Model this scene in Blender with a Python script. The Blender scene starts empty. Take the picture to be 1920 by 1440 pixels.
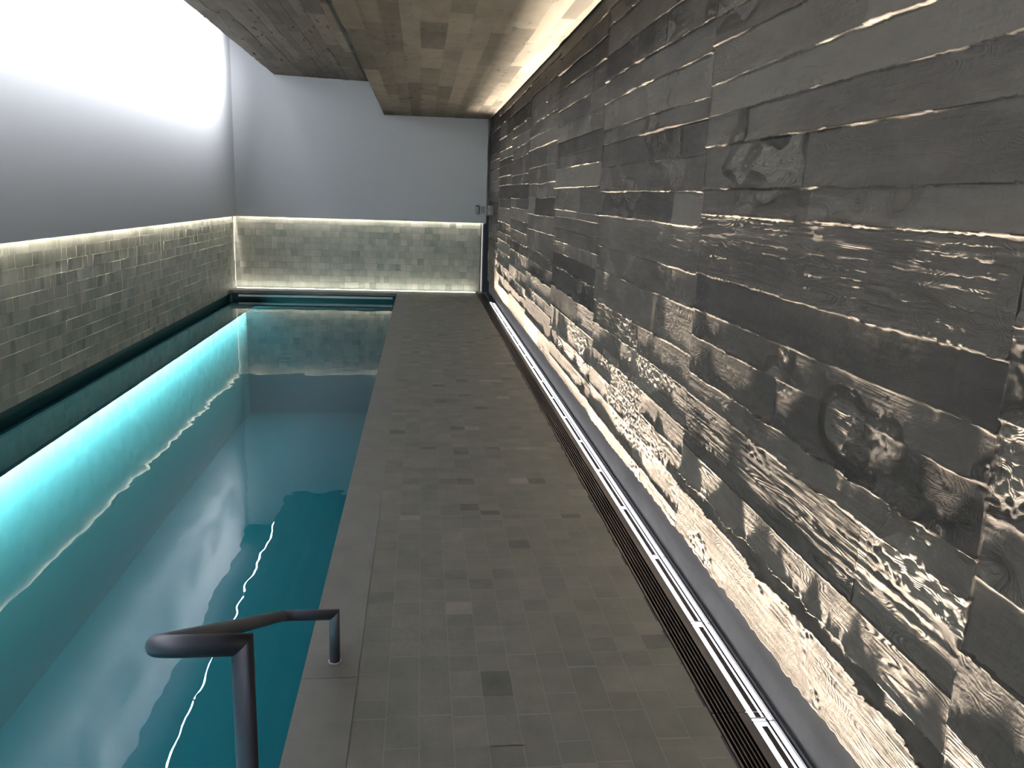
import bpy, math
import numpy as np
from mathutils import Matrix, Vector

C = bpy.context.scene.collection
S = bpy.context.scene
rng = np.random.default_rng(11)

# ------------------------------------------------------------------ camera
F, YAW, PITCH, ROLL, H = 1553.0, .11371, .22184, .03363, 1.5
cy, sy, cp, sp = math.cos(YAW), math.sin(YAW), math.cos(PITCH), math.sin(PITCH)
fwd = np.array([sy*cp, cy*cp, -sp]); right = np.array([cy, -sy, 0.0]); up = np.cross(right, fwd)
c_, s_ = math.cos(ROLL), math.sin(ROLL)
r2 = c_*right+s_*up; u2 = -s_*right+c_*up
cam = bpy.data.cameras.new('camera'); cam.sensor_width = 36; cam.lens = F/1920*36
cam.clip_start = .05; cam.clip_end = 100
co = bpy.data.objects.new('camera', cam); C.objects.link(co); S.camera = co
co.matrix_world = Matrix(((r2[0], u2[0], -fwd[0], 0), (r2[1], u2[1], -fwd[1], 0), (r2[2], u2[2], -fwd[2], H), (0, 0, 0, 1)))

# ------------------------------------------------------------------ world and exposure
w = bpy.data.worlds.new('world'); S.world = w; w.use_nodes = True
w.node_tree.nodes['Background'].inputs[0].default_value = (.02, .025, .035, 1)
w.node_tree.nodes['Background'].inputs[1].default_value = .5
S.view_settings.view_transform = 'Standard'; S.view_settings.look = 'None'
S.view_settings.exposure = 0.25; S.view_settings.gamma = 1.0; S.view_settings.use_curve_mapping = False

# strengths of the room's lamps and the lights added to them
E_TUBE = 38.0      # cove tubes beside the ceiling slab
E_TUBEBEAM = 52.0   # added light of one cove tube, aimed at the left wall (W)
E_COVE = 120.0       # strips behind the grey wall panels
E_FLOORLINE = 12.0   # lit line at the foot of the end wall
E_POOL = 255.0       # strip under the pool ledge
E_GRAZE = 16.5      # beam of one floor lamp (W)
E_GRAZEFACE = 4.0   # glow of the lamp covers

# ------------------------------------------------------------------ dimensions
XL, XR, D = -2.784, 1.06, 13.18
Z1, Z2, ZS, ZROOF = 2.647, 3.145, 1.085, 3.66
XA, XB, XC = -.562, -.791, -2.161
XP, XJ, XG = -.363, -.187, .885
ZW = -.14
Y0 = -2.2

# ------------------------------------------------------------------ helpers
def tag(o, label=None, cat=None, group=None, kind=None):
    if label: o['label'] = label
    if cat: o['category'] = cat
    if group: o['group'] = group
    if kind: o['kind'] = kind
    return o

def link(name, me, mat, parent=None):
    o = bpy.data.objects.new(name, me); C.objects.link(o)
    if mat: me.materials.append(mat)
    if parent: o.parent = parent
    return o

class MB:
    def __init__(s): s.v = []; s.f = []; s.t = []
    def face(s, pts, tone=.5):
        n = len(s.v); s.v += [tuple(p) for p in pts]; s.f.append(tuple(range(n, n+len(pts)))); s.t += [tone]*len(pts)
    def box(s, x0, x1, y0, y1, z0, z1, tone=.5):
        n = len(s.v)
        s.v += [(x0, y0, z0), (x1, y0, z0), (x1, y1, z0), (x0, y1, z0), (x0, y0, z1), (x1, y0, z1), (x1, y1, z1), (x0, y1, z1)]
        s.f += [tuple(n+i for i in q) for q in ((0, 3, 2, 1), (4, 5, 6, 7), (0, 1, 5, 4), (1, 2, 6, 5), (2, 3, 7, 6), (3, 0, 4, 7))]
        s.t += [tone]*8
    def obj(s, name, mat, parent=None, smooth=False):
        me = bpy.data.meshes.new(name); me.from_pydata(s.v, [], s.f); me.update()
        a = me.attributes.new('tone', 'FLOAT', 'POINT'); a.data.foreach_set('value', np.array(s.t, dtype=np.float32))
        if smooth:
            me.polygons.foreach_set('use_smooth', [True]*len(me.polygons))
        return link(name, me, mat, parent)

def grid_mesh(P, tone, name, mat, parent=None, smooth=True):
    """P: (n,m,3) array of points -> mesh of quads"""
    n, m = P.shape[:2]
    me = bpy.data.meshes.new(name)
    me.vertices.add(n*m); me.vertices.foreach_set('co', P.reshape(-1).astype(np.float32))
    i = np.arange(n*m).reshape(n, m)
    q = np.stack([i[:-1, :-1], i[1:, :-1], i[1:, 1:], i[:-1, 1:]], -1).reshape(-1, 4)
    k = len(q)
    me.loops.add(k*4); me.loops.foreach_set('vertex_index', q.reshape(-1).astype(np.int32))
    me.polygons.add(k); me.polygons.foreach_set('loop_start', (np.arange(k)*4).astype(np.int32))
    me.polygons.foreach_set('loop_total', np.full(k, 4, dtype=np.int32))
    me.update(calc_edges=True); me.validate()
    me.polygons.foreach_set('use_smooth', np.full(k, smooth))
    a = me.attributes.new('tone', 'FLOAT', 'POINT'); a.data.foreach_set('value', tone.reshape(-1).astype(np.float32))
    return link(name, me, mat, parent)

LAT = rng.random((8, 256, 256))
def vn(x, y, k=0):
    """smooth value noise 0..1"""
    x = np.asarray(x, float)+37.3*k; y = np.asarray(y, float)+11.7*k
    xi = np.floor(x).astype(int); yi = np.floor(y).astype(int); fx = x-xi; fy = y-yi
    fx = fx*fx*(3-2*fx); fy = fy*fy*(3-2*fy); L = LAT[k % 8]
    a = L[xi % 256, yi % 256]; b = L[(xi+1) % 256, yi % 256]; c = L[xi % 256, (yi+1) % 256]; d = L[(xi+1) % 256, (yi+1) % 256]
    return (a*(1-fx)+b*fx)*(1-fy)+(c*(1-fx)+d*fx)*fy
def fbm(x, y, k=0, o=3):
    s = 0; a = .5
    for i in range(o): s = s+a*vn(x*2**i, y*2**i, k+i); a *= .5
    return s/(1-.5**o)
def sstep(a, b, x):
    t = np.clip((x-a)/(b-a), 0, 1); return t*t*(3-2*t)

def sweep(path, r, seg=20):
    """rings of a tube along a polyline with mitred joints"""
    P = [Vector(p) for p in path]; d0 = (P[1]-P[0]).normalized()
    a = d0.orthogonal().normalized(); b = d0.cross(a)
    ring = [P[0]+(a*math.cos(t)+b*math.sin(t))*r for t in [2*math.pi*i/seg for i in range(seg)]]
    out = [ring]
    for i in range(1, len(P)):
        d = (P[i]-P[i-1]).normalized()
        n = (d+(P[i+1]-P[i]).normalized()).normalized() if i < len(P)-1 else d
        ring = [q+d*((P[i]-q).dot(n)/d.dot(n)) for q in ring]
        out.append(ring)
    return out
def tube_mesh(rings, name, mat, parent, cap=True):
    v = [tuple(p) for r in rings for p in r]; m = len(rings[0]); f = []
    for i in range(len(rings)-1):
        for j in range(m):
            f.append((i*m+j, i*m+(j+1) % m, (i+1)*m+(j+1) % m, (i+1)*m+j))
    if cap: f.append(tuple(range(m))[::-1]); f.append(tuple((len(rings)-1)*m+j for j in range(m)))
    me = bpy.data.meshes.new(name); me.from_pydata(v, [], f); me.update()
    me.polygons.foreach_set('use_smooth', [len(p.vertices) == 4 for p in me.polygons])
    return link(name, me, mat, parent)

# ------------------------------------------------------------------ materials
def newmat(name):
    m = bpy.data.materials.new(name); m.use_nodes = True
    nt = m.node_tree; b = nt.nodes['Principled BSDF']
    return m, nt, b
def plain(name, col, rough=.6, metal=0.0, spec=.5):
    m, nt, b = newmat(name)
    b.inputs['Base Color'].default_value = (*col, 1); b.inputs['Roughness'].default_value = rough
    b.inputs['Metallic'].default_value = metal; b.inputs['Specular IOR Level'].default_value = spec
    return m
def emis(name, col, st):
    m = bpy.data.materials.new(name); m.use_nodes = True; nt = m.node_tree; nt.nodes.clear()
    e = nt.nodes.new('ShaderNodeEmission'); e.inputs[0].default_value = (*col, 1); e.inputs[1].default_value = st
    o = nt.nodes.new('ShaderNodeOutputMaterial'); nt.links.new(e.outputs[0], o.inputs[0]); return m
def N(nt, t, **k):
    n = nt.nodes.new(t)
    for a, b in k.items():
        if isinstance(b, tuple) and a.startswith('i_'): n.inputs[a[2:]].default_value = b
        elif a.startswith('i_'): n.inputs[a[2:].replace('_', ' ')].default_value = b
        else: setattr(n, a, b)
    return n
def ramp(nt, stops):
    r = nt.nodes.new('ShaderNodeValToRGB'); e = r.color_ramp.elements
    while len(e) < len(stops): e.new(.5)
    for q, (p, c) in zip(e, stops): q.position = p; q.color = (*c, 1)
    return r

def stone(name, stops, tone_w=1.0, noise_scale=9.0, streak=(1, 1, 1), rough=.55, bump=.0015, spec=.4, fine=60.0, tmix=.55):
    """stone or concrete whose tone varies from piece to piece (attribute 'tone') and in clouds and streaks"""
    m, nt, b = newmat(name); L = nt.links
    geo = N(nt, 'ShaderNodeNewGeometry'); mp = N(nt, 'ShaderNodeMapping'); mp.inputs['Scale'].default_value = streak
    L.new(geo.outputs['Position'], mp.inputs[0])
    n1 = N(nt, 'ShaderNodeTexNoise'); n1.inputs['Scale'].default_value = noise_scale; n1.inputs['Detail'].default_value = 6; n1.inputs['Roughness'].default_value = .65
    L.new(mp.outputs[0], n1.inputs[0])
    at = N(nt, 'ShaderNodeAttribute', attribute_name='tone')
    mx = N(nt, 'ShaderNodeMix'); mx.inputs[0].default_value = tmix
    L.new(n1.outputs[0], mx.inputs[2]); L.new(at.outputs['Fac'], mx.inputs[3])
    r = ramp(nt, stops); L.new(mx.outputs[0], r.inputs[0]); L.new(r.outputs[0], b.inputs['Base Color'])
    n2 = N(nt, 'ShaderNodeTexNoise'); n2.inputs['Scale'].default_value = fine; n2.inputs['Detail'].default_value = 5
    L.new(geo.outputs['Position'], n2.inputs[0])
    bp = N(nt, 'ShaderNodeBump'); bp.inputs['Strength'].default_value = 1.0; bp.inputs['Distance'].default_value = bump
    L.new(n2.outputs[0], bp.inputs['Height']); L.new(bp.outputs[0], b.inputs['Normal'])
    b.inputs['Roughness'].default_value = rough; b.inputs['Specular IOR Level'].default_value = spec
    return m

def board_concrete(name, stops, wood=(1.2, 1.2, 26), dist=.0022, spec=.06):
    """board-marked concrete: grain ridges along Y, knots, pits"""
    m, nt, b = newmat(name); L = nt.links
    geo = N(nt, 'ShaderNodeNewGeometry')
    at = N(nt, 'ShaderNodeAttribute', attribute_name='tone')
    gr = N(nt, 'ShaderNodeAttribute', attribute_name='grain')
    # colour
    mp = N(nt, 'ShaderNodeMapping'); mp.inputs['Scale'].default_value = (1, .5, 1.6)
    L.new(geo.outputs['Position'], mp.inputs[0])
    n1 = N(nt, 'ShaderNodeTexNoise'); n1.inputs['Scale'].default_value = 5; n1.inputs['Detail'].default_value = 8; n1.inputs['Roughness'].default_value = .7
    L.new(mp.outputs[0], n1.inputs[0])
    mx = N(nt, 'ShaderNodeMix'); mx.inputs[0].default_value = .5
    L.new(n1.outputs[0], mx.inputs[2]); L.new(at.outputs['Fac'], mx.inputs[3])
    r = ramp(nt, stops); L.new(mx.outputs[0], r.inputs[0]); L.new(r.outputs[0], b.inputs['Base Color'])
    # grain: contour rings of a stretched noise
    m2 = N(nt, 'ShaderNodeMapping'); m2.inputs['Scale'].default_value = (.3, 1.1, 5.5)
    add = N(nt, 'ShaderNodeVectorMath', operation='ADD')
    cmb = N(nt, 'ShaderNodeCombineXYZ'); mul = N(nt, 'ShaderNodeMath', operation='MULTIPLY'); mul.inputs[1].default_value = 30
    L.new(at.outputs['Fac'], mul.inputs[0]); L.new(mul.outputs[0], cmb.inputs[0]); L.new(mul.outputs[0], cmb.inputs[1])
    L.new(geo.outputs['Position'], add.inputs[0]); L.new(cmb.outputs[0], add.inputs[1]); L.new(add.outputs[0], m2.inputs[0])
    n2 = N(nt, 'ShaderNodeTexNoise'); n2.inputs['Scale'].default_value = 1.6; n2.inputs['Detail'].default_value = 2.5; n2.inputs['Roughness'].default_value = .45
    L.new(m2.outputs[0], n2.inputs[0])
    k = N(nt, 'ShaderNodeMath', operation='MULTIPLY'); k.inputs[1].default_value = 210; L.new(n2.outputs[0], k.inputs[0])
    sn = N(nt, 'ShaderNodeMath', operation='SINE'); L.new(k.outputs[0], sn.inputs[0])
    m3 = N(nt, 'ShaderNodeMapping'); m3.inputs['Scale'].default_value = (4, 6, 90); L.new(geo.outputs['Position'], m3.inputs[0])
    n3 = N(nt, 'ShaderNodeTexNoise'); n3.inputs['Scale'].default_value = 1; n3.inputs['Detail'].default_value = 3; L.new(m3.outputs[0], n3.inputs[0])
    g2 = N(nt, 'ShaderNodeMath', operation='MULTIPLY_ADD'); g2.inputs[1].default_value = .11
    L.new(sn.outputs[0], g2.inputs[0]); L.new(n3.outputs[0], g2.inputs[2])
    g3 = N(nt, 'ShaderNodeMath', operation='MULTIPLY'); L.new(g2.outputs[0], g3.inputs[0]); L.new(gr.outputs['Fac'], g3.inputs[1])
    n4 = N(nt, 'ShaderNodeTexNoise'); n4.inputs['Scale'].default_value = 110; n4.inputs['Detail'].default_value = 4; L.new(geo.outputs['Position'], n4.inputs[0])
    g4 = N(nt, 'ShaderNodeMath', operation='MULTIPLY_ADD'); g4.inputs[1].default_value = .45
    L.new(n4.outputs[0], g4.inputs[0]); L.new(g3.outputs[0], g4.inputs[2])
    bp = N(nt, 'ShaderNodeBump'); bp.inputs['Strength'].default_value = 1.0; bp.inputs['Distance'].default_value = dist
    L.new(g4.outputs[0], bp.inputs['Height']); L.new(bp.outputs[0], b.inputs['Normal'])
    b.inputs['Roughness'].default_value = .75; b.inputs['Specular IOR Level'].default_value = spec
    return m

M_wall = board_concrete('board_marked_concrete', [(.27, (.029, .0255, .022)), (.5, (.063, .055, .0465)), (.73, (.113, .099, .083))])
M_ceil = board_concrete('ceiling_concrete', [(.3, (.065, .058, .048)), (.5, (.105, .093, .075)), (.72, (.16, .14, .112))], dist=.0012)
M_kick = stone('kicker_concrete', [(.3, (.045, .044, .042)), (.7, (.085, .082, .078))], noise_scale=3, rough=.6, bump=.0006, tmix=0)
M_plaster = plain('grey_plaster', (.61, .625, .64), .8, spec=.2)
M_tile = stone('green_grey_stone_tile', [(.2, (.24, .265, .225)), (.45, (.42, .432, .365)), (.6, (.51, .51, .435)), (.85, (.66, .64, .56))], noise_scale=7, rough=.5, bump=.0012, fine=45, tmix=.45)
M_deck = stone('deck_stone', [(.2, (.042, .047, .040)), (.42, (.088, .092, .076)), (.58, (.122, .120, .100)), (.8, (.185, .172, .148))], noise_scale=8, rough=.5, bump=.0008, fine=55, tmix=.5)
M_coping = stone('coping_stone', [(.25, (.08, .082, .073)), (.75, (.145, .144, .128))], noise_scale=6, rough=.5, bump=.0008, fine=60, tmix=.3)
M_grout = plain('grout', (.20, .20, .18), .9, spec=.1)
M_dark = plain('dark_plaster', (.03, .032, .035), .8, spec=.1)
M_steel = plain('dark_steel', (.115, .11, .12), .38, 1.0)
M_steelbar = plain('grey_steel_bar', (.22, .22, .235), .3, 1.0)
M_white = plain('white_metal', (.75, .75, .78), .4)
M_rail = plain('blue_grey_powder_coat', (.032, .037, .058), .5, spec=.6)
M_ring = plain('stainless_ring', (.7, .7, .7), .35, .2)
M_pool_shaded = plain('pool_lining_shaded', (.007, .055, .072), .8, spec=.0)  # lining colour darkened so floor, right and end walls look dim
M_pool_lit = plain('pool_lining_lit', (.135, .39, .435), .8, spec=.0)  # brighter lining colour for the left wall, part of its light painted in
M_ledge = plain('dark_wet_stone', (.045, .125, .14), .6, spec=.2)
M_cover = plain('pale_slat', (.72, .75, .78), .5)
M_tube = emis('cool_white_tube', (.88, .90, 1.0), E_TUBE)
M_cove = emis('warm_strip', (1.0, .915, .81), E_COVE)
M_line = emis('floor_line_glow', (1.0, .98, .86), E_FLOORLINE)
M_poollamp = emis('pool_strip', (.85, 1.0, .94), E_POOL)
M_face = emis('floor_lamp_cover', (.93, .93, 1.0), E_GRAZEFACE)

def water_material():
    m = bpy.data.materials.new('water'); m.use_nodes = True; nt = m.node_tree; nt.nodes.clear(); L = nt.links
    geo = N(nt, 'ShaderNodeNewGeometry')
    n1 = N(nt, 'ShaderNodeTexNoise'); n1.inputs['Scale'].default_value = 2.6; n1.inputs['Detail'].default_value = 2.0; n1.inputs['Roughness'].default_value = .45
    L.new(geo.outputs['Position'], n1.inputs[0])
    bp = N(nt, 'ShaderNodeBump'); bp.inputs['Strength'].default_value = 1.0; bp.inputs['Distance'].default_value = .0025
    L.new(n1.outputs[0], bp.inputs['Height'])
    fr = N(nt, 'ShaderNodeFresnel'); fr.inputs[0].default_value = 1.34; L.new(bp.outputs[0], fr.inputs[1])
    tr = N(nt, 'ShaderNodeBsdfTransparent'); tr.inputs[0].default_value = (.72, .93, .95, 1)
    gl = N(nt, 'ShaderNodeBsdfGlossy'); gl.inputs['Roughness'].default_value = 0.0; gl.inputs[0].default_value = (1, 1, 1, 1); L.new(bp.outputs[0], gl.inputs['Normal'])
    mx = N(nt, 'ShaderNodeMixShader'); L.new(fr.outputs[0], mx.inputs[0]); L.new(tr.outputs[0], mx.inputs[1]); L.new(gl.outputs[0], mx.inputs[2])
    o = N(nt, 'ShaderNodeOutputMaterial'); L.new(mx.outputs[0], o.inputs[0]); return m
M_water = water_material()

# ------------------------------------------------------------------ right wall of board-marked concrete
def add_grain(o, g):
    a = o.data.attributes.new('grain', 'FLOAT', 'POINT'); a.data.foreach_set('value', g.reshape(-1).astype(np.float32))

def rows_random(z0, z1, lo=.10, hi=.19, start=()):
    z = list(start) if start else [z0]
    while z[-1] < z1-.06: z.append(z[-1]+rng.uniform(lo, hi))
    z[-1] = max(z[-1], z1+.02); return z

ZB = .19
SECT = [(-3, -.42, None), (-.42, 1.36, None),
        (1.36, 3.115, [ZB, .38, .435, .56, .77, .855, 1.0, 1.105, 1.24, 1.465, 1.555, 1.705, 1.815, 1.925, 2.06, 2.155, 2.30, 2.44, 2.55]),
        (3.115, 4.96, [ZB, .255, .38, .50, .62, .776, .913, 1.098, 1.233, 1.411, 1.544, 1.682, 1.81, 1.889, 2.04, 2.16, 2.30, 2.46, 2.56]),
        (4.96, 6.65, [ZB, .255, .366, .485, .663, .827, .979, 1.091, 1.18, 1.273, 1.363, 1.414, 1.577, 1.72, 1.806, 1.912, 2.03, 2.15, 2.3, 2.42, 2.54]),
        (6.65, 8.35, None), (8.35, 9.95, None), (9.95, 11.6, None), (11.6, 14, None)]

def concrete_wall():
    ys = [Y0]
    while ys[-1] < D+.03:
        y = ys[-1]; ys.append(y+(.05 if y < .7 else max(.0026, .0021*y)))
    ys = np.array(ys)
    nz = 720; zs = np.linspace(ZB, Z1+.01, nz)
    Y, Z = np.meshgrid(ys, zs, indexing='ij')
    h = np.zeros_like(Y); tone = np.zeros_like(Y); grain = np.zeros_like(Y)
    jag = vn(Y*55, Z*55, 3); jag2 = vn(Y*140, Z*120, 5)
    warp = .012*(vn(Y*.9, Z*2.2, 1)-.5)+.004*(vn(Y*9, Z*9, 2)-.5)+.0035*(jag-.5)
    bowl = .045*np.maximum(0, vn(Y*1.7+5, Z*1.3, 4)-.74)      # a few deep wavy edges
    Zw = Z+warp+bowl
    for si, (a, b, B) in enumerate(SECT):
        cols = np.where((ys >= a) & (ys < b))[0]
        if not len(cols): continue
        r = np.random.default_rng(100+si)
        if B is None:
            B = [ZB]
            while B[-1] < 2.5: B.append(B[-1]+r.uniform(.095, .19))
        B = np.array(B+[3.2]) if B[-1] < 3 else np.array(B)
        B[0] = 0
        n = len(B)
        sl = slice(cols[0], cols[-1]+1)
        y = Y[sl]; z = Zw[sl]
        idx = np.clip(np.searchsorted(B, z, side='right')-1, 0, n-2)
        # butt joints: up to two in a row of boards
        cut1 = np.where(r.random(n) < .55, a+(b-a)*r.uniform(.2, .8, n), 99)[idx]
        yj = y+.004*(vn(z*40, z*0, 6)-.5)
        seg = (yj > cut1).astype(int)
        off = r.uniform(0, 1, (n, 2))**1.6*.010
        up_part = np.clip((B[:, None]-.7)/.8, 0, 1)          # boards higher up lean out at their foot
        tilt = r.normal(-.0010, .0018, (n, 2))*(1-up_part)+np.where(r.random((n, 2)) < .72, r.uniform(.001, .007, (n, 2)), r.uniform(-.004, .0, (n, 2)))*up_part
        tn = np.clip(r.normal(.5, .24, (n, 2)), .05, .95)
        ga = np.where(r.random((n, 2)) < .45, r.uniform(.6, 1.0, (n, 2)), r.uniform(.22, .5, (n, 2)))
        if si == 2:
            for row, g_ in ((0, .6), (3, 1.0), (2, .55), (6, .35), (7, .2), (8, 1.9), (11, .9), (9, .4)): ga[row] = g_
            off[7] = .001; off[8] = .006; off[9] = .002; off[3] = .004; off[2] = .0060; tilt[7] = .002; tilt[10] = .002; off[10] = .001; off[5] = .0035; off[6] = .004; tilt[5] = tilt[6] = -.001; off[4] = .003; off[0] = .003; off[1] = .001
        zl = np.where(idx == 0, ZB, B[idx]); t = np.clip((z-zl)/(B[idx+1]-zl), 0, 1)
        hh = off[idx, seg]+tilt[idx, seg]*(1-t)
        # fins of paste squeezed between boards
        for j in range(1, n-1):
            amp = (r.uniform(.3, 1.0)**1.2)*.023
            gate = sstep(.30, .62, fbm(y*1.3+j*7.3+si*3, y*0+j, j % 5, 3))
            if si == 2 and j in (9, 11, 12, 13): amp = {9: .016, 11: .017, 12: .013, 13: .017}[j]; gate = np.maximum(gate, .45)
            rag = 1.25*sstep(.25, .85, vn(y*9+j*5, y*0+j*2.3, (j+3) % 6))*(.55+.45*vn(y*34+j*3, y*0+j*1.7, (j+2) % 6))+.12+.35*(vn(y*110, y*0+j, (j+1) % 6)-.5)
            dz = z-B[j]
            wdt = .0035+.004*vn(y*6, y*0+j*2.1, 1)
            up_ = np.exp(-np.clip(dz, 0, None)/(wdt*1.6)); dn = np.exp(-(np.clip(-dz, 0, None)/(wdt*.55))**2)
            fin = np.where(dz > 0, up_, dn)
            hh = np.maximum(hh, 0)+amp*gate*np.clip(rag, 0, None)*fin
            # thin bead that follows nearly the whole joint
            hh = hh+(.0026+.0036*min(1, max(0, B[j]-.8)))*(.25+.5*vn(y*9, y*0+j, 0)+.45*vn(y*90, y*0+j, 4))*fin
        # butt joint bead
        dj = np.abs(yj-cut1); hh = hh+.0018*np.exp(-(dj/.003)**2)*vn(z*30, z*0+si, 2)
        de = np.minimum(np.abs(yj-a), np.abs(yj-b)); hh = hh+.003*np.exp(-(de/.004)**2)*(.3+vn(z*25, z*0+si, 3))
        gr = ga[idx, seg]
        # broad grain relief that is large enough to be real shape
        wz = z+.010*(vn(y*1.6, z*7, 2)-.5)
        ridge = (vn(y*5+idx*13, wz*150, 1)-.5)+.6*(vn(y*11, wz*260, 4)-.5)
        hh = hh+.0015*gr*ridge*(.3+1.2*vn(y*1.8+idx*3, z*9, 6))
        # torn, pitted patches
        torn = sstep(.57, .68, fbm(y*2.6+si*5, z*5.0, 3, 3))*(r.random((n, 2)) < .65)[idx, seg]
        hh = hh+torn*.0045*(vn(y*60, z*85, 5)-.4)
        # cup of the board
        hh = hh+.0012*(vn(y*1.1+idx*5, z*3, 0)-.5)
        h[sl] = hh; tone[sl] = np.clip(tn[idx, seg]+.12*(vn(y*.9, z*2, 5)-.5)+.25*torn, 0, 1); grain[sl] = gr+torn*.8
    h = h+.0010*(jag-.5)
    X = XR+.002-h
    # ragged foot of the boards, with a return back to the kicker
    Zf = Z.copy()
    fray = .035*(fbm(Y*2.0, Y*0, 2, 3)-.5)+.014*(vn(Y*38, Y*0, 4)-.5)-.004
    Zf += fray*np.exp(-(Z-ZB)/.035)
    P = np.stack([X, Y, Zf], -1)
    foot = P[:, :1].copy(); foot[..., 0] = XR+.06; foot[..., 2] += .004
    P = np.concatenate([foot, P], 1); tone = np.concatenate([tone[:, :1], tone], 1); grain = np.concatenate([grain[:, :1]*0, grain], 1)
    o = grid_mesh(P, tone, 'wall_right', M_wall)
    # keep hard edges readable: flat shading would facet; smooth shading reads the slopes
    add_grain(o, grain); tag(o, kind='structure')
    o['label'] = 'tall wall of rough board-marked concrete grazed by light from the floor'
    return o
concrete_wall()

mb = MB(); mb.box(XR+.03, XR+.25, Y0, D+.1, -.3, ZB+.02); mb.box(XR+.055, XR+.25, Y0, D+.1, ZB+.02, Z1+.3)
o = mb.obj('trim_1', M_kick); tag(o, kind='structure')

# ------------------------------------------------------------------ ceilings
def ceiling_grid(x0, x1, zfun, name, seed, rows=(.09, .17), amp=.006):
    r = np.random.default_rng(seed)
    ys = np.arange(-2.2, D+.06, .022); xs = np.arange(x0, x1+.004, .006); xs[-1] = x1
    B = [x0]
    while B[-1] < x1: B.append(B[-1]+r.uniform(*rows))
    B = np.array(B); n = len(B)
    Y, X = np.meshgrid(ys, xs, indexing='ij')
    Xw = X+.004*(vn(Y*3, X*3, 1)-.5)
    idx = np.clip(np.searchsorted(B, Xw, side='right')-1, 0, n-1)
    ln = r.uniform(1.0, 2.2, n); ph = r.uniform(0, 3, n)
    sg = np.floor((Y+ph[idx])/ln[idx]).astype(int) % 16
    off = r.uniform(0, 1, (n, 16))*amp; tn = np.clip(r.normal(.5, .22, (n, 16)), 0, 1); ga = r.uniform(.1, .8, (n, 16))
    dz = np.abs(Xw-B[idx]); fin = .006*sstep(.45, .8, fbm(Y*1.5+idx*4, Y*0+idx, 2, 3))*np.exp(-(dz/.005)**2)
    gap = .006*sstep(.5, .8, fbm(Y*1.1+idx*9, Y*0+idx, 5, 3))*np.exp(-(np.abs(dz-.008)/.005)**2)
    holes = .012*sstep(.86, .93, vn(Y*9, X*14, 6))
    Zc = zfun(X)-off[idx, sg]-fin+gap+holes
    edge = .010*(fbm(Y*4, Y*0, 3, 3)-.5)+.012*sstep(.8, .95, vn(Y*14, Y*0, 1))
    Xe = X-edge*np.exp(-(X-x0)/.02)
    P = np.stack([Xe, Y, Zc], -1)[:, ::-1]
    o = grid_mesh(P, tn[idx, sg][:, ::-1], name, M_ceil); add_grain(o, ga[idx, sg][:, ::-1]); tag(o, kind='structure'); return o
ceiling_grid(XC, XB+.01, lambda x: Z2-.036*(x-XC)/(XB-XC), 'ceiling', 5)
ceiling_grid(XA, XR-.02, lambda x: Z1+0*x, 'ceiling.001', 6, rows=(.10, .19), amp=.005)
mb = MB()
n = 200; yy = np.linspace(Y0, D+.05, n)
for i in range(n-1):
    w0 = .008*(vn(yy[i]*6, 0, 2)-.5); w1 = .008*(vn(yy[i+1]*6, 0, 2)-.5)
    mb.face([(XB, yy[i], Z2), (XA+w0, yy[i], Z1-.002), (XA+w1, yy[i+1], Z1-.002), (XB, yy[i+1], Z2)], .45)
o = mb.obj('ceiling.002', M_ceil); tag(o, kind='structure')
mb = MB(); mb.box(XC+.012, XB+.02, Y0, D+.05, Z2+.03, ZROOF+.1); mb.box(XA+.02, XR+.25, Y0, D+.05, Z1+.03, ZROOF+.1); mb.box(XB+.02, XA+.02, Y0, D+.05, Z2+.01, ZROOF+.1)
mb.box(XC+.004, XC+.03, Y0, D+.05, Z2-.001, Z2+.08)
o = mb.obj('ceiling.003', M_ceil); tag(o, kind='structure')
mb = MB(); mb.box(XL-.3, XC+.05, Y0, D+.2, ZROOF, ZROOF+.1); o = mb.obj('ceiling.004', M_dark); tag(o, kind='structure')

# ------------------------------------------------------------------ plaster panels and tiled wainscot
mb = MB(); mb.box(XL-.03, XL, Y0, D+.05, ZS, ZROOF+.05); mb.box(XL-.3, XL-.03, Y0, D+.25, ZS+.12, ZROOF+.05)
o = mb.obj('wall_left', M_plaster); tag(o, kind='structure')
mb = MB(); mb.box(XL, 1.012, D, D+.03, ZS, ZROOF+.05); mb.box(XL, XR+.25, D+.08, D+.25, ZS+.12, ZROOF+.05); mb.box(XL, XR+.25, D+.03, D+.08, ZS+.12, ZS+.2)
o = mb.obj('wall_back', M_plaster); tag(o, kind='structure')

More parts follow.
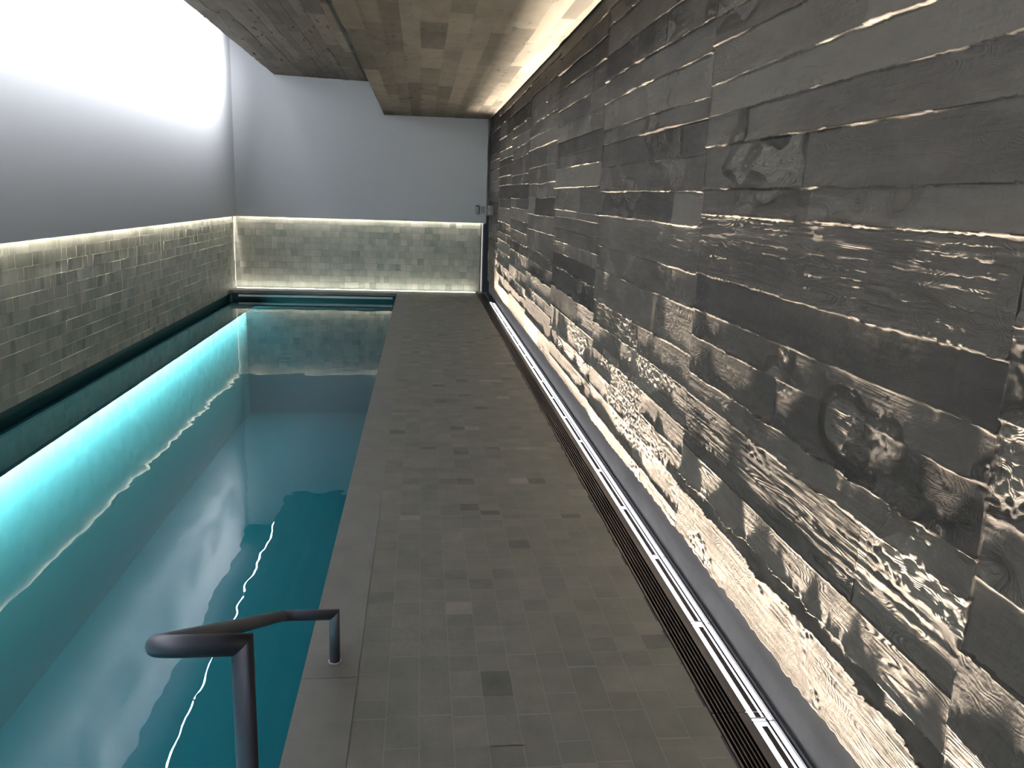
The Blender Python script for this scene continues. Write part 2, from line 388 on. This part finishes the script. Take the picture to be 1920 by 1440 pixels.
TS = .0972
def tile_wall(name, axis, base, u0, u1, z0, z1, seed):
    r = np.random.default_rng(seed); mb = MB()
    def put(u_a, u_b, za, zb, d, tl, tone):
        g = .0011
        a0, a1, b0, b1 = u_a+g, u_b-g, za+g, zb-g
        if axis == 'x':      # face looks +x, base is the wall plane, u runs along y
            f = lambda u, z, k: (base+k, u, z)
            q = [(a0, b0), (a1, b0), (a1, b1), (a0, b1)]
        else:                # face looks -y
            f = lambda u, z, k: (u, base-k, z)
            q = [(a0, b0), (a0, b1), (a1, b1), (a1, b0)][::-1]
        n = len(mb.v)
        ks = [d+tl[0], d+tl[1], d+tl[2], d+tl[3]]
        mb.v += [f(u, z, 0) for u, z in q]+[f(u, z, k) for (u, z), k in zip(q, ks)]
        mb.f += [(n+4, n+5, n+6, n+7)]+[(n+i, n+(i+1) % 4, n+4+(i+1) % 4, n+4+i) for i in range(4)]
        mb.t += [tone]*8
    z = z1; row = 0
    while z > z0+.005:
        zb = max(z-TS, z0)
        u = u0-r.uniform(0, TS)*(1 if row % 2 else .4)
        rowd = .0
        while u < u1:
            wd = TS*r.choice([1, 1, 1, .75, 1.25])
            t = (-abs(r.normal(0, .0010)), abs(r.normal(0, .0026)))
            d = .003+.009*max(0, float(vn(u*2.0+seed*3, row*1.37, 2))-.45)+r.random()*.0012
            put(max(u, u0), min(u+wd, u1), zb, z, d, (t[0], t[0], t[1], t[1]), float(np.clip(r.normal(.5, .2), 0, 1))) if min(u+wd, u1)-max(u, u0) > .01 else None
            u += wd
        z = zb; row += 1
    o = mb.obj(name, M_tile); tag(o, kind='structure'); return o
XT = XL-.065; DT = D+.06
tile_wall('wall_left.001', 'x', XT, Y0, DT, -.055, ZS+.10, 21)
tile_wall('wall_back.001', 'y', DT, XT, .93, 0.006, ZS+.10, 22)
mb = MB(); mb.box(XT-.15, XT, Y0, DT+.1, -.055, ZS+.15); mb.box(XT, .985, DT, DT+.1, -.2, ZS+.15)
o = mb.obj('wall_left.002', M_grout); tag(o, kind='structure')
# light strips set behind the panels (lit from above), at the foot of the end wall and in the corner
def strip(name, x0, x1, y0, y1, z0, z1, mat, label, n=12):
    e = bpy.data.objects.new(name, None); C.objects.link(e); e.location = ((x0+x1)/2, (y0+y1)/2, z0)
    tag(e, label, 'light')
    mb = MB(); L = max(x1-x0, y1-y0, z1-z0); k = max(1, int(L))
    for i in range(k):
        a, b = i/k, (i+1)/k
        if x1-x0 == L: mb.box(x0+a*L, x0+b*L, y0, y1, z0, z1)
        elif y1-y0 == L: mb.box(x0, x1, y0+a*L, y0+b*L, z0, z1)
        else: mb.box(x0, x1, y0, y1, z0+a*L, z0+b*L)
    o = mb.obj('diffuser', mat, e); o.matrix_parent_inverse = Matrix.Translation(-Vector(e.location)); return e
strip('strip_light', XL-.046, XL-.033, Y0+.1, D-.02, ZS+.058, ZS+.064, M_cove, 'warm light strip behind the lower edge of the left grey wall panel')
strip('strip_light', XL-.03, .96, D+.033, D+.044, ZS+.058, ZS+.064, M_cove, 'warm light strip behind the lower edge of the far grey wall panel')
strip('strip_light', XL-.03, .86, D-.03, D-.002, .001, .006, M_line, 'glowing pale line of light along the foot of the far tiled wall')
strip('strip_light', XT+.004, XT+.012, DT-.014, DT-.008, .01, ZS, emis('corner_glow', (1.0, .95, .85), 1.2), 'thin upright line of light in the far left corner of the tiled walls')
strip('strip_light', .955, .962, DT-.008, DT+.0, .01, ZS, emis('lit_edge_glow', (1.0, .97, .88), 1.0), 'thin upright glow added for the lit edge of the tiled wall beside the concrete')  # glowing strip added in place of a backlit tile panel edge

# ------------------------------------------------------------------ deck, coping
mb = MB(); r = np.random.default_rng(31)
xs = [XJ+(XG-.006-XJ)*i/11 for i in range(12)]
bands = []
y = Y0
while y < D-.03:
    dy = TS*.97*r.choice([1, 1, 1, 1, 1, .62, 1.5], p=[.2, .2, .15, .15, .1, .1, .1]); bands.append((y, min(y+dy, D-.03))); y += dy
for k in range(11):
    ph = r.uniform(-.01, .01); merge = False
    for (a, b) in bands:
        j = ph+r.uniform(-.003, .003)
        t = float(np.clip(r.normal(.5, .10), 0, 1))
        if r.random() < .05: t = r.choice([.0, .05, .95])
        z = -.0015*r.random()
        g = .0012
        aa, bb = a+j+g*.6, min(b+j-g*.6, D-.03)
        mb.face([(xs[k]+g, aa, z), (xs[k+1]-g, aa, z), (xs[k+1]-g, bb, z+r.uniform(-.0006, .0006)), (xs[k]+g, bb, z)], t)
o = mb.obj('floor', M_deck); tag(o, kind='structure')
mb = MB(); mb.box(XJ-.02, XG-.006, Y0, D+.03, -.10, -.0025); o = mb.obj('floor.001', M_grout); tag(o, kind='structure')
mb = MB(); y = Y0; r = np.random.default_rng(33)
offs = [1.37+1.02*i for i in range(-4, 13)]
for a, b in zip(offs[:-1], offs[1:]):
    mb.box(XP, XJ-.0012, a+.001, min(b-.001, D-.03), -.05, 0, float(r.uniform(.3, .7)))
o = mb.obj('trim_2', M_coping); tag(o, kind='structure')
mb = MB(); a = XT
while a < XP: mb.box(a+.001, min(a+.97, XP)-.001, D-.36, D-.03, -.045, -.0005, float(r.uniform(.4, .8))); a += .97
o = mb.obj('trim_3', M_coping); tag(o, kind='structure')

# ------------------------------------------------------------------ pool shell
XE = -2.53
mb = MB()
mb.box(XE-.09, XP+.012, Y0, D-.35, -2.0, -1.90); o = mb.obj('floor_pool', M_pool_shaded); tag(o, kind='structure')
mb = MB(); mb.box(XP+.012, XP+.15, Y0, D, -1.95, -.052); o = mb.obj('wall_pool_right', M_pool_shaded); tag(o, kind='structure')
mb = MB(); mb.box(XE-.09, XP+.012, D-.35, D-.25, -1.95, -.26); o = mb.obj('wall_pool_back', M_pool_shaded); tag(o, kind='structure')
mb = MB(); mb.box(XE-.30, XE-.09, Y0, D-.2, -1.95, -.235); o = mb.obj('wall_pool_left', M_pool_lit); tag(o, kind='structure')
mb = MB(); mb.box(XT-.1, XE+.045, Y0, D-.2, -.232, -.205); mb.box(XT-.14, XT-.06, Y0, D, -.4, -.05); mb.box(XT-.14, XT, Y0, D, -.07, -.056)
mb.box(XT, XP, D-.20, D-.1, -.4, -.04); mb.box(XT, XP, D-.35, D-.1, -.26, -.235)
o = mb.obj('trim_4', M_ledge); tag(o, kind='structure')
# water surface
ys = np.linspace(Y0, D-.2, 60); xs_ = np.linspace(XT-.3, XP+.012, 16)
Yg, Xg = np.meshgrid(ys, xs_, indexing='ij')
o = grid_mesh(np.stack([Xg, Yg, np.full_like(Xg, ZW)], -1)[:, ::-1], Xg*0+.5, 'pool_water', M_water)
tag(o, 'still turquoise water filling the long narrow pool', 'water', kind='stuff')
strip('strip_light', XE+.004, XE+.024, Y0+.3, D-.45, -.240, -.234, M_poollamp, 'cool underwater light strip under the ledge along the left side of the pool')
# slatted cover edge in the recess under the far coping
e = bpy.data.objects.new('pool_cover', None); C.objects.link(e); e.location = (-1.6, D-.28, -.1)
tag(e, 'pale grey pool cover edge in the dark recess under the far coping', 'pool cover')
for z0, nme in ((-.094, 'slat'), (-.078, 'slat')):
    mb = MB(); mb.box(-2.73, XP-.065, D-.345, D-.31, z0, z0+.0145); q = mb.obj(nme, M_cover, e); q.matrix_parent_inverse = Matrix.Translation(-Vector(e.location))

# ------------------------------------------------------------------ handrail
R_ = .0172
def arc(c, a, b, n=8):
    c, a, b = Vector(c), Vector(a), Vector(b)
    return [c+(a-c)*math.cos(t)+(b-c)*math.sin(t) for t in [math.pi/2*i/n for i in range(n+1)]]
pn = Vector((-.268, 1.19, .815)); pf = Vector((-.268, 2.486, .168)); xr = -.405
P1 = Vector((xr, pn.y, pn.z)); P2 = Vector((xr-.025, pf.y, pf.z)); d = (P2-P1).normalized()
rb = .045
A1 = P1+Vector((rb, 0, 0)); A2 = P1+d*rb; c1 = P1+Vector((rb, 0, 0))+d*rb
B1 = P2-d*rb; B2 = P2+Vector((rb, 0, 0)); c2 = P2-d*rb+Vector((rb, 0, 0))
top = [pn]+arc(c1, A1, A2)+arc(c2, B1, B2)+[pf]
path = [Vector((pn.x, pn.y, -.02))]+top+[Vector((pf.x, pf.y, -.02))]
rings = sweep(path, R_, 28)
e = bpy.data.objects.new('handrail', None); C.objects.link(e); e.location = (pf.x, pf.y, 0)
tag(e, 'dark blue-grey tubular handrail looping over the pool edge from the coping', 'handrail')
for nm, rg in (('post', rings[:2]), ('rail', rings[1:-1]), ('post', rings[-2:])):
    q = tube_mesh(rg, nm, M_rail, e); q.matrix_parent_inverse = Matrix.Translation(-Vector(e.location))
for p in (pn, pf):
    q = tube_mesh(sweep([(p.x, p.y, .0), (p.x, p.y, .004)], R_+.004, 28), 'base_ring', M_ring, e); q['label'] = 'bright steel ring'
    q.matrix_parent_inverse = Matrix.Translation(-Vector(e.location))

# ------------------------------------------------------------------ floor channel, grating and floor lamps
mb = MB(); mb.box(XG, XR+.03, Y0, D, -.20, -.18); mb.box(XG-.012, XG-.004, Y0, D, -.2, -.001); mb.box(XR+.02, XR+.03, Y0, D, -.2, .0)
mb.box(.972, .976, Y0, D, -.2, -.03)
o = mb.obj('trim_5', M_dark); tag(o, kind='structure')
cuts = [D-.02, 10.42, 7.66, 4.90, 2.14, -.62]
names = ['farthest of the steel floor gratings, ending at the tiled wall', 'second steel floor grating from the tiled end wall', 'middle one of the steel floor gratings beside the concrete wall',
         'steel floor grating beside the concrete wall, second nearest to the handrail end', 'nearest of the steel floor gratings, cut off by the bottom of the photo']
bars = [(.8845, .8915), (.901, .905), (.914, .918), (.927, .931), (.940, .944), (.953, .957), (.966, .996)]
for (b, a), lab in zip(zip(cuts[:-1], cuts[1:]), names):
    e = bpy.data.objects.new('floor_grating', None); C.objects.link(e); e.location = (.95, (a+b)/2, -.02)
    tag(e, lab, 'grating', 'steel gratings along the foot of the concrete wall')
    inv = Matrix.Translation(-Vector(e.location))
    for i, (x0, x1) in enumerate(bars):
        mb = MB(); mb.box(x0, x1, a+.002, b-.002, -.022, -.001)
        q = mb.obj('bar', M_steelbar if i == 6 else M_steel, e); q.matrix_parent_inverse = inv
    for x0, x1 in ((1.039, 1.0455), (1.066, 1.073)):
        mb = MB(); mb.box(x0, x1, a+.002, b-.002, -.004, -.001); q = mb.obj('bar', M_steel, e); q.matrix_parent_inverse = inv
    y = 2.105
    while y-.58 > a: y -= .58
    while y < a+.01: y += .58
    if y-.035 > a+.01:
        mb = MB(); mb.box(1.0135, 1.031, a+.002, y-.035, -.004, -.001); q = mb.obj('bar', M_steel, e); q.matrix_parent_inverse = inv
    while y < b-.01:
        if y > a+.01:
            mb = MB(); mb.box(.996, 1.046, y, y+.008, -.006, -.0006); q = mb.obj('crossbar', M_white, e); q.matrix_parent_inverse = inv; q['label'] = 'pale crossbar'
            mb = MB(); mb.box(1.0135, 1.031, y+.008, min(y+.545, b-.002), -.004, -.001); q = mb.obj('bar', M_steel, e); q.matrix_parent_inverse = inv
        y += .58
y = 2.115-.58*4; i = 0
while y < D-1.4:
    e = bpy.data.objects.new('floor_lamp', None); C.objects.link(e); e.location = (1.03, y+.28, -.09)
    tag(e, 'linear floor lamp glowing white under the steel grating beside the concrete wall', 'lamp', 'linear lamps in a row under the floor grating')
    inv = Matrix.Translation(-Vector(e.location))
    mb = MB(); mb.box(.980, 1.078, y+.002, y+.578, -.06, -.017); q = mb.obj('housing', M_white, e); q.matrix_parent_inverse = inv
    mb = MB(); mb.box(.984, 1.068, y+.008, y+.572, -.017, -.013); q = mb.obj('diffuser', M_face, e); q.matrix_parent_inverse = inv
    ld = bpy.data.lights.new('floor_lamp_beam', 'AREA'); ld.shape = 'RECTANGLE'; ld.size = .016; ld.size_y = .56
    ld.energy = E_GRAZE; ld.color = (1.0, .885, .75); ld.spread = math.radians(27)
    lo = bpy.data.objects.new('beam', ld); C.objects.link(lo); lo.parent = e; lo.matrix_parent_inverse = inv
    lo.location = (1.0065, y+.29, -.0085); lo.rotation_euler = (math.pi, math.radians(4), 0)
    ld = bpy.data.lights.new('floor_lamp_fill', 'AREA'); ld.shape = 'RECTANGLE'; ld.size = .016; ld.size_y = .56  # extra wide fill added to each lamp to spread light over the ceiling
    ld.energy = E_GRAZE*.22; ld.color = (1.0, .885, .75); ld.spread = math.radians(95)
    lo = bpy.data.objects.new('glow', ld); C.objects.link(lo); lo.parent = e; lo.matrix_parent_inverse = inv
    lo.location = (1.0065, y+.29, -.0080); lo.rotation_euler = (math.pi, math.radians(-12), 0)
    y += .58

# ------------------------------------------------------------------ cove tubes beside the slab
y = 12.35; k = 0
while y > Y0+1.3:
    e = bpy.data.objects.new('light_tube', None); C.objects.link(e); e.location = (XC-.05, y-.6, 3.245)
    tag(e, 'cool white tube hidden behind the edge of the high ceiling and mirrored in the pool', 'light', 'tubes behind the high ceiling edge')
    inv = Matrix.Translation(-Vector(e.location))
    q = tube_mesh(sweep([(XC-.05, y-.015, 3.245), (XC-.05, y-1.165, 3.245)], .011, 8), 'tube', M_tube, e); q.matrix_parent_inverse = inv
    for a in (y, y-1.18):
        q = tube_mesh(sweep([(XC-.05, a, 3.245), (XC-.05, a-.015 if a == y else a+.015, 3.245)], .013, 8), 'end_cap', M_white, e); q.matrix_parent_inverse = inv
        q['label'] = 'white end cap'
    for a in (.11, 1.07):
        mb = MB(); mb.box(XC-.052, XC+.006, y-a-.01, y-a+.01, 3.255, 3.262); q = mb.obj('bracket', M_white, e); q.matrix_parent_inverse = inv
    ld = bpy.data.lights.new('tube_beam', 'AREA'); ld.shape = 'RECTANGLE'; ld.size = .03; ld.size_y = 1.12
    ld.energy = E_TUBEBEAM; ld.color = (.92, .935, 1.0)
    lo = bpy.data.objects.new('beam', ld); C.objects.link(lo); lo.parent = e; lo.matrix_parent_inverse = inv
    lo.location = (XC-.065, y-.59, 3.24); lo.rotation_euler = (0, math.radians(84), 0); ld.spread = math.radians(150)
    ld = bpy.data.lights.new('tube_fill', 'AREA'); ld.shape = 'RECTANGLE'; ld.size = .03; ld.size_y = 1.12  # extra narrow fill added to heat the wall top mirrored in the water
    ld.energy = E_TUBEBEAM*1.3; ld.color = (.92, .935, 1.0); ld.spread = math.radians(70)
    lo = bpy.data.objects.new('fill_beam', ld); C.objects.link(lo); lo.parent = e; lo.matrix_parent_inverse = inv
    lo.location = (XC-.068, y-.59, 3.245); lo.rotation_euler = (0, math.radians(108), 0)
    y -= 1.19

# ------------------------------------------------------------------ small fittings on the end wall
def at_empty(name, loc, label, cat):
    e = bpy.data.objects.new(name, None); C.objects.link(e); e.location = loc; tag(e, label, cat); return e
e = at_empty('door_pull', (.87, D, 1.3), 'small chrome bracket handle on a grey plate on the far wall', 'handle'); inv = Matrix.Translation(-Vector(e.location))
mb = MB(); mb.box(.835, .905, D-.006, D, 1.225, 1.365); q = mb.obj('plate', plain('grey_plate', (.42, .43, .45), .5), e); q.matrix_parent_inverse = inv
q = tube_mesh(sweep([(.852, D-.006, 1.352), (.856, D-.03, 1.345), (.885, D-.036, 1.345), (.893, D-.036, 1.335), (.893, D-.036, 1.245), (.893, D-.006, 1.240)], .006, 10), 'handle', plain('dark_metal', (.06, .06, .065), .35, .8), e); q.matrix_parent_inverse = inv; q['label'] = 'dark bent handle'
mb = MB(); mb.box(.862, .900, D-.045, D-.006, 1.232, 1.243); q = mb.obj('shelf', plain('chrome', (.95, .95, .95), .12, 1.0), e); q.matrix_parent_inverse = inv; q['label'] = 'bright chrome foot'
e = at_empty('switch_plate', (.96, D, 1.3), 'square grey switch plate on the far wall beside the concrete wall', 'switch'); inv = Matrix.Translation(-Vector(e.location))
mb = MB(); mb.box(.925, .990, D-.007, D, 1.235, 1.345); q = mb.obj('plate', plain('switch_grey', (.33, .34, .35), .5), e); q.matrix_parent_inverse = inv
for a, b in ((.932, .956), (.959, .983)):
    mb = MB(); mb.box(a, b, D-.010, D-.006, 1.245, 1.335); q = mb.obj('rocker', plain('rocker_grey', (.26, .27, .28), .5), e); q.matrix_parent_inverse = inv
e = at_empty('wall_socket', (XR-.03, 12.9, 1.3), 'small steel box with a knob on the concrete wall near its far end', 'socket'); inv = Matrix.Translation(-Vector(e.location))
mb = MB(); mb.box(XR-.05, XR-.005, 12.45, 12.95, 1.23, 1.36); q = mb.obj('box', plain('box_steel', (.25, .27, .24), .4, .3), e); q.matrix_parent_inverse = inv
q = tube_mesh(sweep([(XR-.05, 12.6, 1.30), (XR-.075, 12.6, 1.30)], .02, 14), 'knob', plain('chrome_knob', (.9, .9, .9), .15, 1.0), e); q.matrix_parent_inverse = inv

# ------------------------------------------------------------------ wall behind the camera and outer shell
mb = MB(); mb.box(XT-.5, XR+.3, Y0-.2, Y0, -2.0, ZROOF+.1); o = mb.obj('wall_front', M_plaster); tag(o, kind='structure')
